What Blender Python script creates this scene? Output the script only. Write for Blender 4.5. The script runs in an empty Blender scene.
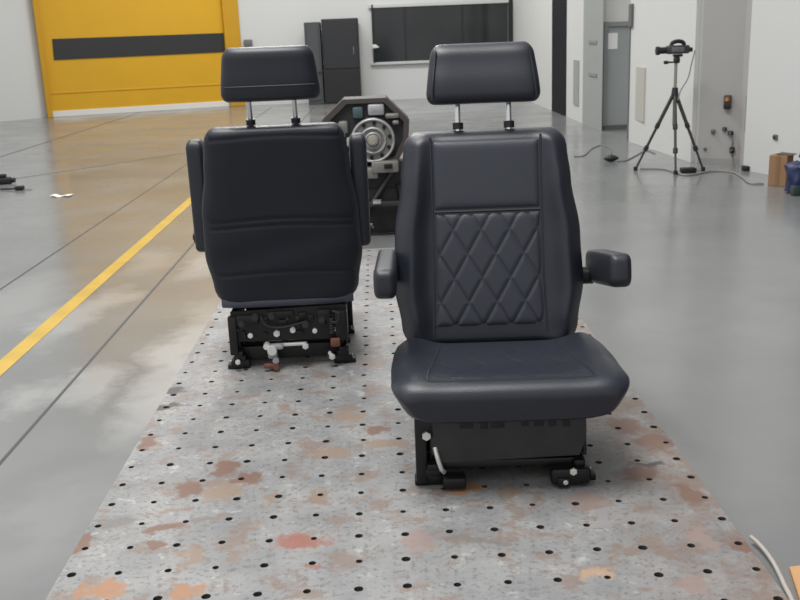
import bpy, bmesh, math, random
from mathutils import Vector, Matrix
random.seed(7)
C = bpy.context.scene.collection
PI = math.pi

# ------------------------------------------------------------------ camera
F_PX, CAM_H = 960.0, 1.15
ROLL, PITCH, YAW = math.atan(.040), math.atan(262.8/960.0), math.radians(.83)
_f = Vector((math.sin(YAW)*math.cos(PITCH), math.cos(YAW)*math.cos(PITCH), -math.sin(PITCH)))
_r0 = Vector((math.cos(YAW), -math.sin(YAW), 0)); _u0 = _r0.cross(_f)
_r = math.cos(ROLL)*_r0 - math.sin(ROLL)*_u0
_u = math.sin(ROLL)*_r0 + math.cos(ROLL)*_u0
EYE = Vector((0, 0, CAM_H))
cam_data = bpy.data.cameras.new('camera'); cam = bpy.data.objects.new('camera', cam_data); C.objects.link(cam)
M = Matrix((( _r.x, _u.x, -_f.x), (_r.y, _u.y, -_f.y), (_r.z, _u.z, -_f.z))).to_4x4()
M.translation = EYE
cam.matrix_world = M
cam_data.sensor_width = 36; cam_data.lens = F_PX/800*36; cam_data.clip_end = 200
cam_data.dof.use_dof = True; cam_data.dof.focus_distance = 2.9; cam_data.dof.aperture_fstop = 9
bpy.context.scene.camera = cam

# ------------------------------------------------------------------ light
sc = bpy.context.scene
w = bpy.data.worlds.new('world'); sc.world = w; w.use_nodes = True
w.node_tree.nodes['Background'].inputs[0].default_value = (.98, .99, .975, 1)
w.node_tree.nodes['Background'].inputs[1].default_value = .72
def area(name, loc, sx, sy, power, rot=(0, 0, 0), col=(1, .98, .95)):
    l = bpy.data.lights.new(name, 'AREA'); l.shape = 'RECTANGLE'; l.size = sx; l.size_y = sy
    l.energy = power; l.color = col
    o = bpy.data.objects.new(name, l); o.location = loc; o.rotation_euler = rot; C.objects.link(o); return o
area('ceiling_lamp_near', (-1.6, 3.6, 5.6), 1.2, 3.0, 130)
area('ceiling_lamp_over_seats', (-.6, 2.0, 5.6), 1.6, 2.2, 230)
area('ceiling_lamp_middle', (-1.0, 9.0, 5.6), 1.2, 3.5, 220)
area('ceiling_lamp_far', (-1.0, 15.0, 5.6), 5.0, 1.2, 340)
sc.view_settings.view_transform = 'Standard'; sc.view_settings.look = 'None'
sc.view_settings.exposure = 0.0; sc.view_settings.gamma = 1.0; sc.view_settings.use_curve_mapping = False

# ------------------------------------------------------------------ places
def ray(px, py):
    return _f*F_PX + _r*(px-400) + _u*(300-py)
def gp(px, py, z=0.0):
    d = ray(px, py); t = (z-CAM_H)/d.z; return EYE + d*t
def at(px, py, Y):
    d = ray(px, py); return EYE + d*(Y/d.y)
def atx(px, py, X):
    d = ray(px, py); return EYE + d*(X/d.x)
def onwall(px, py, a, b):
    d = ray(px, py); n = Vector((b.y-a.y, a.x-b.x, 0)); return EYE + d*((n.dot(a-EYE*0) )/(n.dot(d)))

# ------------------------------------------------------------------ materials
MATS = {}
def mat(name, col, rough=.5, metal=0, bump=0, bscale=200, coat=0, emit=None, var=0, vscale=4, spec=.5):
    m = bpy.data.materials.new(name); m.use_nodes = True
    nt = m.node_tree; b = nt.nodes['Principled BSDF']
    b.inputs['Base Color'].default_value = (*col, 1); b.inputs['Roughness'].default_value = rough
    b.inputs['Metallic'].default_value = metal; b.inputs['Coat Weight'].default_value = coat
    b.inputs['Specular IOR Level'].default_value = spec
    tc = nt.nodes.new('ShaderNodeTexCoord')
    if bump:
        n = nt.nodes.new('ShaderNodeTexNoise'); n.inputs['Scale'].default_value = bscale; n.inputs['Detail'].default_value = 4
        nt.links.new(tc.outputs['Object'], n.inputs['Vector'])
        bp = nt.nodes.new('ShaderNodeBump'); bp.inputs['Strength'].default_value = bump; bp.inputs['Distance'].default_value = .002
        nt.links.new(n.outputs['Fac'], bp.inputs['Height']); nt.links.new(bp.outputs['Normal'], b.inputs['Normal'])
    if var:
        n = nt.nodes.new('ShaderNodeTexNoise'); n.inputs['Scale'].default_value = vscale; n.inputs['Detail'].default_value = 5
        nt.links.new(tc.outputs['Object'], n.inputs['Vector'])
        mx = nt.nodes.new('ShaderNodeMix'); mx.data_type = 'RGBA'
        mx.inputs[6].default_value = (*[c*(1-var) for c in col], 1); mx.inputs[7].default_value = (*[min(1, c*(1+var)) for c in col], 1)
        nt.links.new(n.outputs['Fac'], mx.inputs[0]); nt.links.new(mx.outputs[2], b.inputs['Base Color'])
    if emit:
        b.inputs['Emission Color'].default_value = (*emit[:3], 1); b.inputs['Emission Strength'].default_value = emit[3]
    MATS[name] = m; return m
leather = mat('leather', (.020, .023, .034), .38, bump=.35, bscale=350)
leather_panel = mat('leather_panel', (.035, .040, .055), .42, bump=.5, bscale=500)
fabric = mat('back_fabric', (.010, .013, .022), .75, bump=.4, bscale=700, var=.15, vscale=9)
piping_m = mat('piping', (.020, .022, .030), .5)
trim_pale = mat('hem_binding', (.075, .08, .11), .5)
plastic = mat('black_plastic', (.014, .015, .018), .45)
plastic_grey = mat('armrest_vinyl', (.019, .021, .030), .45, bump=.2, bscale=300)
steel_black = mat('black_painted_steel', (.012, .012, .013), .4, metal=.3, var=.3, vscale=20)
steel_dark = mat('dark_steel', (.045, .045, .048), .5, metal=.4, var=.3, vscale=15)
chrome = mat('chrome', (.75, .75, .77), .18, metal=1)
zinc = mat('zinc', (.82, .82, .8), .3, metal=.6)
redrust = mat('red_oxide', (.17, .06, .045), .6)
wall_m = mat('white_wall_paint', (.555, .565, .56), .75, var=.03, vscale=.7)
pier_m = mat('grey_wall_paint', (.38, .37, .365), .75, var=.03)
yellow_m = mat('yellow_door_curtain', (.60, .325, .004), .55, var=.06, vscale=2)
yellow_f = mat('yellow_door_frame', (.50, .26, .004), .5, var=.05)
band_m = mat('smoked_vision_strip', (.018, .019, .020), .5)
white_m = mat('white_trim', (.68, .67, .64), .5)
darkglass = mat('dark_glass', (.022, .025, .027), .08, var=.5, vscale=1.3)
charcoal = mat('charcoal_metal', (.014, .015, .018), .6)
black_m = mat('black_matt', (.008, .008, .010), .6)
grey_mid = mat('grey_metal', (.12, .125, .125), .5)
grey_door = mat('grey_door_paint', (.30, .32, .315), .55, var=.06, vscale=3)
grey_door2 = mat('grey_door_shade', (.22, .235, .23), .5, var=.08, vscale=3)
beige_m = mat('beige_panel', (.43, .42, .38), .6)
paper = mat('white_paper', (.78, .78, .76), .6)
cardboard = mat('cardboard', (.30, .17, .09), .8, var=.15, vscale=12)
wood = mat('plywood', (.50, .29, .14), .7, var=.2, vscale=8)
blue_m = mat('blue_plastic', (.008, .018, .075), .45, var=.3, vscale=30)
blue_dk = mat('navy_fabric', (.010, .015, .05), .7)
cable_m = mat('grey_cable', (.16, .16, .155), .6)
cable_w = mat('pale_cable', (.38, .35, .33), .6, var=.15, vscale=25)
iron = mat('cast_iron', (.045, .043, .045), .5, metal=.5, var=.35, vscale=20)
alu = mat('cast_aluminium', (.22, .215, .20), .42, metal=.5, var=.3, vscale=18)
alu_lt = mat('bright_aluminium', (.40, .41, .43), .35, metal=.5, var=.2, vscale=25)
teal = mat('teal_paint', (.05, .085, .095), .45)
orange_m = mat('orange_plastic', (.45, .18, .04), .5)

# ------------------------------------------------------------------ mesh helpers
def V(*a): return Vector(a)
def xf(bm, verts, mtx):
    if mtx is not None: bmesh.ops.transform(bm, matrix=mtx, verts=verts)
def box(bm, c, s, bev=0, mtx=None, seg=2):
    r = bmesh.ops.create_cube(bm, size=1)
    vs = r['verts']; bmesh.ops.scale(bm, vec=s, verts=vs)
    if bev:
        es = list({e for v in vs for e in v.link_edges})
        rr = bmesh.ops.bevel(bm, geom=es, offset=bev, segments=seg, affect='EDGES', profile=.5)
        vs = list({v for f in rr['faces'] for v in f.verts} | {v for v in vs if v.is_valid})
    bmesh.ops.translate(bm, vec=c, verts=vs)
    xf(bm, vs, mtx); return vs
def cyl(bm, a, b, r, n=12, r2=None):
    a = Vector(a); b = Vector(b); d = b-a
    rr = bmesh.ops.create_cone(bm, cap_ends=True, segments=n, radius1=r, radius2=r if r2 is None else r2, depth=d.length)
    q = Vector((0, 0, 1)).rotation_difference(d.normalized()).to_matrix().to_4x4()
    q.translation = (a+b)/2
    bmesh.ops.transform(bm, matrix=q, verts=rr['verts']); return rr['verts']
def tube(bm, pts, r, n=8, closed=False):
    pts = [Vector(p) for p in pts]; rings = []; L = len(pts)
    up = Vector((0, 0, 1))
    for i, p in enumerate(pts):
        if closed: t = pts[(i+1) % L]-pts[(i-1) % L]
        else: t = pts[min(i+1, L-1)]-pts[max(i-1, 0)]
        t.normalize()
        s = t.cross(up)
        if s.length < .05: s = t.cross(Vector((0, 1, 0)))
        s.normalize(); k = s.cross(t)
        rings.append([bm.verts.new(p+(s*math.cos(2*PI*j/n)+k*math.sin(2*PI*j/n))*r) for j in range(n)])
    m = L if closed else L-1
    for i in range(m):
        A, B = rings[i], rings[(i+1) % L]
        for j in range(n): bm.faces.new((A[j], A[(j+1) % n], B[(j+1) % n], B[j]))
    if not closed:
        bm.faces.new(rings[0][::-1]); bm.faces.new(rings[-1])
def spline(ctrl, n=10):
    c = [Vector(p) for p in ctrl]; c = [2*c[0]-c[1]]+c+[2*c[-1]-c[-2]]; out = []
    for i in range(1, len(c)-2):
        for k in range(n):
            t = k/n; a, b, d, e = c[i-1], c[i], c[i+1], c[i+2]
            out.append(.5*((2*b)+(-a+d)*t+(2*a-5*b+4*d-e)*t*t+(-a+3*b-3*d+e)*t**3))
    out.append(c[-2]); return out
def loft(bm, rings):
    R = [[bm.verts.new(p) for p in ring] for ring in rings]
    n = len(R[0])
    for A, B in zip(R[:-1], R[1:]):
        for j in range(n): bm.faces.new((A[j], A[(j+1) % n], B[(j+1) % n], B[j]))
    bm.faces.new(R[0][::-1]); bm.faces.new(R[-1])
def prism(bm, poly, y0, y1, mtx=None):
    a = [bm.verts.new((x, y0, z)) for x, z in poly]; b = [bm.verts.new((x, y1, z)) for x, z in poly]
    bm.faces.new(a); bm.faces.new(b[::-1]); n = len(poly)
    for i in range(n): bm.faces.new((a[i], b[i], b[(i+1) % n], a[(i+1) % n]))
    xf(bm, a+b, mtx); return a+b
def sheet(bm, grid, thick, n_dir):
    """closed thin slab from a grid of points"""
    R = len(grid); Q = len(grid[0])
    A = [[bm.verts.new(p) for p in row] for row in grid]
    B = [[bm.verts.new(Vector(p)+Vector(n_dir)*thick) for p in row] for row in grid]
    for i in range(R-1):
        for j in range(Q-1):
            bm.faces.new((A[i][j], A[i][j+1], A[i+1][j+1], A[i+1][j]))
            bm.faces.new((B[i][j], B[i+1][j], B[i+1][j+1], B[i][j+1]))
    for i in range(R-1):
        bm.faces.new((A[i][0], A[i+1][0], B[i+1][0], B[i][0])); bm.faces.new((A[i][-1], B[i][-1], B[i+1][-1], A[i+1][-1]))
    for j in range(Q-1):
        bm.faces.new((A[0][j], B[0][j], B[0][j+1], A[0][j+1])); bm.faces.new((A[-1][j], A[-1][j+1], B[-1][j+1], B[-1][j]))
def clusters(bm):
    bm.verts.ensure_lookup_table(); bm.verts.index_update(); seen = set(); isl = []
    for v in bm.verts:
        if v.index in seen: continue
        st = [v]; seen.add(v.index); cur = []
        while st:
            a = st.pop(); cur.append(a.index)
            for e in a.link_edges:
                b = e.other_vert(a)
                if b.index not in seen: seen.add(b.index); st.append(b)
        cs = [bm.verts[i].co for i in cur]
        isl.append([set(cur), [min(c[k] for c in cs)-.0015 for k in range(3)], [max(c[k] for c in cs)+.0015 for k in range(3)]])
    again = True
    while again:
        again = False
        for i in range(len(isl)):
            for j in range(i+1, len(isl)):
                A, B = isl[i], isl[j]
                if all(A[1][k] <= B[2][k] and B[1][k] <= A[2][k] for k in range(3)):
                    A[0] |= B[0]; A[1] = [min(x, y) for x, y in zip(A[1], B[1])]; A[2] = [max(x, y) for x, y in zip(A[2], B[2])]
                    isl.pop(j); again = True; break
            if again: break
    return [i[0] for i in isl]
def obj(name, bm, m, parent=None, smooth=True, ang=40, label=None):
    """link one mesh object; loose pieces of a part become parts of their own (the first is returned)"""
    if parent is not None:
        cl = clusters(bm)
        if 1 < len(cl) <= 24:
            first = None
            for keep in cl:
                b2 = bm.copy(); b2.verts.ensure_lookup_table()
                bmesh.ops.delete(b2, geom=[v for v in b2.verts if v.index not in keep], context='VERTS')
                o = obj(name, b2, m, parent, smooth, ang, label); first = first or o
            bm.free(); return first
    bmesh.ops.recalc_face_normals(bm, faces=bm.faces)
    me = bpy.data.meshes.new(name)
    if smooth:
        for f in bm.faces: f.smooth = True
        for e in bm.edges:
            if len(e.link_faces) == 2 and e.calc_face_angle() > math.radians(ang): e.smooth = False
    bm.to_mesh(me); bm.free(); me.materials.append(m)
    o = bpy.data.objects.new(name, me); C.objects.link(o)
    if parent is not None: o.parent = parent
    if label: o['label'] = label
    return o
def thing(name, label, cat, loc=(0, 0, 0), rz=0, group=None):
    o = bpy.data.objects.new(name, None); C.objects.link(o); o.empty_display_size = .1
    o.location = loc; o.rotation_euler = (0, 0, rz); o['label'] = label; o['category'] = cat
    if group: o['group'] = group
    return o
def tag(o, label, cat, group=None, kind=None):
    o['label'] = label; o['category'] = cat
    if group: o['group'] = group
    if kind: o['kind'] = kind
    return o
def struct(name, bm, m, label=None, parent=None, smooth=False):
    o = obj(name, bm, m, parent, smooth)
    if parent is None: o['kind'] = 'structure'
    if label: o['label'] = label
    return o
def NB(): return bmesh.new()
def recenter(o):
    """put a mesh object's origin at its own base"""
    me = o.data; vs = [v.co for v in me.vertices]
    lo = Vector((min(v.x for v in vs), min(v.y for v in vs), min(v.z for v in vs)))
    hi = Vector((max(v.x for v in vs), max(v.y for v in vs), 0))
    c = Vector(((lo.x+hi.x)/2, (lo.y+hi.y)/2, lo.z))
    me.transform(Matrix.Translation(-c)); o.location = c; return o

# ================================================================== STRUCTURE
# ---- floor
def floor_material():
    m = bpy.data.materials.new('epoxy_floor'); m.use_nodes = True
    nt = m.node_tree; b = nt.nodes['Principled BSDF']; L = nt.links.new
    tc = nt.nodes.new('ShaderNodeTexCoord')
    def noise(scale, detail=4, rough=.5):
        n = nt.nodes.new('ShaderNodeTexNoise'); n.inputs['Scale'].default_value = scale
        n.inputs['Detail'].default_value = detail; n.inputs['Roughness'].default_value = rough
        L(tc.outputs['Object'], n.inputs['Vector']); return n
    n1 = noise(.9, 5, .6)
    cr = nt.nodes.new('ShaderNodeValToRGB'); L(n1.outputs['Fac'], cr.inputs[0])
    cr.color_ramp.elements[0].position = .35; cr.color_ramp.elements[0].color = (.165, .170, .172, 1)
    cr.color_ramp.elements[1].position = .7; cr.color_ramp.elements[1].color = (.215, .220, .220, 1)
    base = cr.outputs[0]
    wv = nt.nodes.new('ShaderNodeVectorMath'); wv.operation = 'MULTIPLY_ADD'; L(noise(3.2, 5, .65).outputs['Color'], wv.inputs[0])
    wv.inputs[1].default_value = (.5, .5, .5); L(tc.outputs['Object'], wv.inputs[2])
    for px, py, rx, ry, k in ((188, 345, 30, 45, .62), (90, 385, 26, 20, .55), (62, 322, 28, 22, .5), (150, 410, 34, 30, .5), (205, 262, 24, 14, .55), (25, 400, 36, 14, .45), (110, 300, 24, 12, .45), (150, 260, 24, 12, .35), (60, 520, 50, 60, .15), (20, 300, 40, 30, .25)):  # left floor highlights painted into the base colour as pale patches
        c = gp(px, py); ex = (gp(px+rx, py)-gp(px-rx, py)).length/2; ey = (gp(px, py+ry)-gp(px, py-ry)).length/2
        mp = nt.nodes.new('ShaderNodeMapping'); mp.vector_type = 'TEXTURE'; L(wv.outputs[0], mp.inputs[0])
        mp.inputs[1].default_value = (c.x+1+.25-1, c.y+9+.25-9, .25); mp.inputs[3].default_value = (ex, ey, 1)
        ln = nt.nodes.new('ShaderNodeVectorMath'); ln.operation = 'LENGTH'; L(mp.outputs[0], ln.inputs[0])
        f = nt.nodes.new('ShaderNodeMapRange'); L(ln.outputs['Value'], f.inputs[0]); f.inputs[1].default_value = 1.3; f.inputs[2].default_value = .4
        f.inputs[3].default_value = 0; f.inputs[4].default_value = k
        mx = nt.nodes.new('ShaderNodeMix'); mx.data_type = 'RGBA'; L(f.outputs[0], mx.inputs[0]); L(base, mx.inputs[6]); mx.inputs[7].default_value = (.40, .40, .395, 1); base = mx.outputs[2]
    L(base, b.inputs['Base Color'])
    n2 = noise(1.6, 4)
    mr = nt.nodes.new('ShaderNodeMapRange'); L(n2.outputs['Fac'], mr.inputs[0])
    mr.inputs[1].default_value = .35; mr.inputs[2].default_value = .7; mr.inputs[3].default_value = .15; mr.inputs[4].default_value = .27
    L(mr.outputs[0], b.inputs['Roughness'])
    n3 = noise(7, 3)
    bp = nt.nodes.new('ShaderNodeBump'); bp.inputs['Strength'].default_value = .12; bp.inputs['Distance'].default_value = .004
    L(n3.outputs['Fac'], bp.inputs['Height']); L(bp.outputs['Normal'], b.inputs['Normal'])
    b.inputs['Specular IOR Level'].default_value = .45
    return m
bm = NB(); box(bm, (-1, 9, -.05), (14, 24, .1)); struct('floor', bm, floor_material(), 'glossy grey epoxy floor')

# ---- walls. plan points
BL0 = gp(-60, 127); BL1 = gp(48, 117.5); BL2 = gp(225, 106.5); BL3 = Vector((2.60, BL2.y+.05, 0))
def wall_seg(bm, a, b, h=7, t=.15, z0=0.0, ext=0.0):
    a = Vector((a.x, a.y, 0)); b = Vector((b.x, b.y, 0)); d = (b-a).normalized(); n = Vector((-d.y, d.x, 0))
    a = a-d*ext; b = b+d*ext
    ps = [a, b, b+n*t, a+n*t]
    A = [bm.verts.new((p.x, p.y, z0)) for p in ps]; B = [bm.verts.new((p.x, p.y, h)) for p in ps]
    bm.faces.new(A[::-1]); bm.faces.new(B)
    for i in range(4): bm.faces.new((A[i], A[(i+1) % 4], B[(i+1) % 4], B[i]))
bm = NB(); wall_seg(bm, BL0, BL1); wall_seg(bm, BL1, BL2); wall_seg(bm, BL2, BL3)
struct('wall_back', bm, wall_m, 'white back wall of the hall')
RX = 2.60
DY = gp(614, 129).y          # plane of the recessed door
NY = gp(627.5, 141).y        # near wall starts here
NX = gp(627.5, 141).x
R0 = Vector((RX, BL3.y, 0)); R1 = Vector((2.70, gp(694, 162).y, 0))
bm = NB(); wall_seg(bm, R0, Vector((RX, DY, 0))); wall_seg(bm, Vector((RX, DY, 0)), Vector((RX+.9, DY, 0)))
struct('wall_right', bm, wall_m, 'white right wall with the grey door recess')
bm = NB(); wall_seg(bm, Vector((NX, NY, 0)), R1, t=.12); struct('wall_right_middle', bm, wall_m, 'white wall behind the tripod')
P0 = gp(697, 163); P1 = gp(738, 164); P2 = gp(743, 170); P3 = gp(830, 186)
bm = NB()
ps = [(P0.x, P0.y), (P1.x, P1.y), (P1.x+.02, P2.y+.02), (P1.x+.6, P2.y+.3), (P1.x+.6, P0.y+.3), (P0.x, P0.y+.3)]
A = [bm.verts.new((x, y, 0)) for x, y in ps]; B = [bm.verts.new((x, y, 7)) for x, y in ps]
bm.faces.new(A[::-1]); bm.faces.new(B)
for i in range(6): bm.faces.new((A[i], A[(i+1) % 6], B[(i+1) % 6], B[i]))
struct('wall_pier', bm, pier_m, 'grey painted wall pier behind the tripod')
bm = NB(); wall_seg(bm, P2, P3); struct('wall_right_near', bm, wall_m, 'white wall right of the grey pier')
bm = NB(); wall_seg(bm, gp(830, 186)+Vector((.9, .25, 0)), Vector((4.3, -4, 0))); wall_seg(bm, gp(829, 186), gp(830, 186)+Vector((.95, .25, 0)))  # unseen wall added to block ambient light and darken the right floor
struct('light_blocker_right', bm, mat('grey_light_blocker', (.10, .10, .105), .8), 'added unseen grey wall on the right that keeps light off the floor')
bm = NB(); d = (P1-P0).normalized(); wall_seg(bm, P0-Vector((0, .015, 0)), P1-Vector((0, .015, 0)), h=.045, t=.012)
struct('baseboard_pier', bm, mat('baseboard_grey', (.30, .295, .29), .6))

# black upright on the right wall
def on_right(px0, px1, py0, py1, bm, t=.03, off=.0, ztop=None, zbot=None, bev=0):
    xw = RX+.012-off
    a = atx(px0, py1, xw); b = atx(px1, py1, xw); top = atx((px0+px1)/2, py0, xw).z if ztop is None else ztop
    bot = atx((px0+px1)/2, py1, xw).z if zbot is None else zbot
    box(bm, (xw-t/2, (a.y+b.y)/2, (top+bot)/2), (t, abs(a.y-b.y), top-bot), bev)
bm = NB(); on_right(553, 567, 0, 117, bm, t=.02, ztop=7, zbot=0)
struct('trim_1', bm, mat('dark_column', (.008, .008, .013), .7, spec=.2), 'black vertical column on the right wall')
# grey panelled section and recessed grey door
def flat_on_right(px0, px1, z0, z1, bm, t=.008):
    a = atx(px0, 120, RX); b = atx(px1, 120, RX); box(bm, (RX-t/2, (a.y+b.y)/2, (z0+z1)/2), (t, abs(a.y-b.y), z1-z0))
dr = thing('door_1', 'grey panelled door leaf folded against right wall', 'door'); dr['kind'] = 'structure'; del dr['category']
bm = NB(); flat_on_right(583, 602, .0, 7, bm); lf = obj('door_panel', bm, grey_door, dr, False)
for py in (42, 74):
    bm = NB(); a = atx(589, py, RX-.01); b = atx(597, py, RX-.01); box(bm, (RX-.014, (a.y+b.y)/2, a.z), (.012, abs(a.y-b.y), .035)); obj('hinge', bm, grey_door2, lf, False)
dr = thing('door_3', 'grey door in a recess of the right wall with a white paper notice', 'door'); dr['kind'] = 'structure'; del dr['category']
def ondoor(px0, px1, py0, py1, bm, t, off=0.0, zbot=None, ztop=None, bev=0):
    a = at(px0, (py0+py1)/2, DY-off); b = at(px1, (py0+py1)/2, DY-off); top = at((px0+px1)/2, py0, DY-off).z; bot = at((px0+px1)/2, py1, DY-off).z
    if zbot is not None: bot = zbot
    if ztop is not None: top = ztop
    box(bm, ((a.x+b.x)/2, DY-off-t/2, (top+bot)/2), (b.x-a.x, t, top-bot), bev)
bm = NB(); ondoor(602, 640, 0, 22, bm, .006, ztop=7); obj('transom_panel', bm, mat('recess_paint', (.60, .60, .59), .6), dr, False)
bm = NB(); ondoor(606, 640, 25, 129, bm, .03, zbot=.05); lf = obj('door_panel', bm, grey_door, dr, False)
bm = NB(); ondoor(606.5, 617.5, 33, 49, bm, .004, .03); obj('paper_notice', bm, paper, lf, False, label='white paper notice on the door')
bm = NB(); ondoor(602, 606, 22, 129, bm, .07, zbot=0); ondoor(606, 640, 21.5, 26, bm, .06); obj('door_frame', bm, grey_door2, dr, False)
bm = NB(); ondoor(602, 640, 127, 131.5, bm, .10, zbot=.0, ztop=.05); obj('threshold', bm, mat('dark_rubber', (.09, .09, .09), .8), dr, False)
bm = NB(); p_ = atx(630, 15, NX-.01); z0_ = atx(630, 27, NX-.01).z; z1_ = atx(630, 4, NX-.01).z; box(bm, (NX-.012, NY-.06, (z0_+z1_)/2), (.025, .10, z1_-z0_), .004); box(bm, (NX-.004, NY-.015, z0_/2), (.008, .03, z0_))
obj('edge_guard', bm, grey_mid, dr, False)
for nm, a, m_, lb, XX in (('wall_panel', (574, 579, 60, 105), grey_door, 'narrow grey cover plate low on right wall, beside the black column', RX), ('wall_panel', (636, 644.5, 67, 121), beige_m, 'tall beige cover plate on white wall between grey door and tripod', NX+.025)):
    bm = NB(); p_ = atx(a[0], a[3], XX); q_ = atx(a[1], a[3], XX); zt_ = atx((a[0]+a[1])/2, a[2], XX).z; zb_ = atx((a[0]+a[1])/2, a[3], XX).z
    box(bm, (XX-.004, (p_.y+q_.y)/2, (zt_+zb_)/2), (.02, abs(p_.y-q_.y), zt_-zb_), .002); o = recenter(obj(nm, bm, m_, None, False)); tag(o, lb, 'wall panel', 'cover plates on the right wall')

# ---- yellow door (wall segment BL1..BL2)
u = (BL2-BL1); u.z = 0; Lw = u.length; u.normalize(); nrm = Vector((u.y, -u.x, 0))   # towards camera
MW = Matrix(((u.x, -nrm.x, 0, BL1.x), (u.y, -nrm.y, 0, BL1.y), (0, 0, 1, 0), (0, 0, 0, 1)))   # local x along, y into the wall
MWi = MW.inverted()
def wl(px, py, off=0.0):
    p = onwall(px, py, BL1+nrm*off, BL2+nrm*off); return MWi @ p
d2 = thing('door_2', 'yellow fabric roll-up door with a dark vision strip', 'door'); d2['kind'] = 'structure'; del d2['category']
d2.matrix_world = MW
def wbox(x0, x1, z0, z1, y0, y1, bm, bev=0): box(bm, ((x0+x1)/2, (y0+y1)/2, (z0+z1)/2), (x1-x0, y1-y0, z1-z0), bev)
xl0 = wl(47.5, 117).x; xl1 = wl(53, 117).x; xr0 = wl(225, 60).x; xr1 = wl(239.5, 45).x
zc = wl(55, 111).z
bm = NB(); wbox(xl1, xr0, zc, 5.2, -.05, -.02, bm)
cur = obj('door_curtain', bm, yellow_m, d2, False)
bm = NB()
for k in range(3):
    z = .45 + k*.0
for z in (.42,):
    wbox(xl1, xr0, z-.012, z+.012, -.062, -.045, bm, .004)
obj('stiffening_rib', bm, yellow_m, cur, False)
b0 = wl(52, 39); b1 = wl(224, 33); b2 = wl(54, 60); b3 = wl(224, 52)
bm = NB(); prism(bm, [(b0.x, b0.z), (b1.x, b1.z), (b3.x, b3.z), (b2.x, b2.z)], -.065, -.045)
obj('vision_strip', bm, band_m, cur, False, label='dark vision strip')
bm = NB(); wbox(xl1, xr0, 0, zc, -.07, -.01, bm, .006); obj('bottom_seal', bm, white_m, d2, False, label='white bottom seal')
for a, b in ((xl0, xl1), (xr0, xr1)):
    bm = NB(); wbox(a, b, 0, 5.6, -.16, -.002, bm, .01); obj('guide_post', bm, yellow_f, d2, False)
bm = NB(); c = at(248, 43, BL2.y-.05); box(bm, c, (.16, .06, .12), .01)
bx_ = obj('wall_sensor', bm, grey_mid); tag(recenter(bx_), 'small grey sensor box on white wall right of the yellow door', 'sensor')

YB = BL3.y - .0
# ---- window on the back wall
wn = thing('window_1', 'wide dark interior window in the white back wall', 'window'); wn['kind'] = 'structure'; del wn['category']
wn.location = (0, YB, 0)
wa = at(371, 7, YB-.03); wb = at(507, 4, YB-.03); wz0 = at(373, 63, YB-.03).z; wz1 = (wa.z+wb.z)/2+.0
bm = NB(); box(bm, ((wa.x+wb.x)/2, -.05, (wz0+wz1)/2), (wb.x-wa.x, .02, wz1-wz0)); obj('window_pane', bm, darkglass, wn, False)
fr = [((wa.x+wb.x)/2, wz1+.03, wb.x-wa.x+.1, .06), ((wa.x+wb.x)/2, wz0-.015, wb.x-wa.x+.1, .05)]
bm = NB()
for x, z, sx, sz in fr: box(bm, (x, -.055, z), (sx, .06, sz), .005)
wf = obj('window_frame', bm, mat('pale_frame', (.5, .5, .49), .5), wn, False)
bm = NB()
for x in (wa.x+.02, wb.x+.06): box(bm, (x, -.06, (wz0+wz1)/2+.03), (.07 if x > 1 else .03, .07, wz1-wz0+.06), .004)
box(bm, (wa.x+.62, -.062, (wz0+wz1)/2), (.025, .03, wz1-wz0)); box(bm, (wa.x+1.7, -.062, (wz0+wz1)/2), (.025, .03, wz1-wz0))
obj('mullion', bm, black_m, wn, False)
c = at(374.5, 46.5, YB-.1); bm = NB(); box(bm, (c.x, -.1, c.z), (.09, .05, .07), .012); box(bm, (c.x+.05, -.12, c.z-.01), (.06, .02, .03), .005)
obj('window_latch', bm, white_m, wn, label='white window latch')

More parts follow.
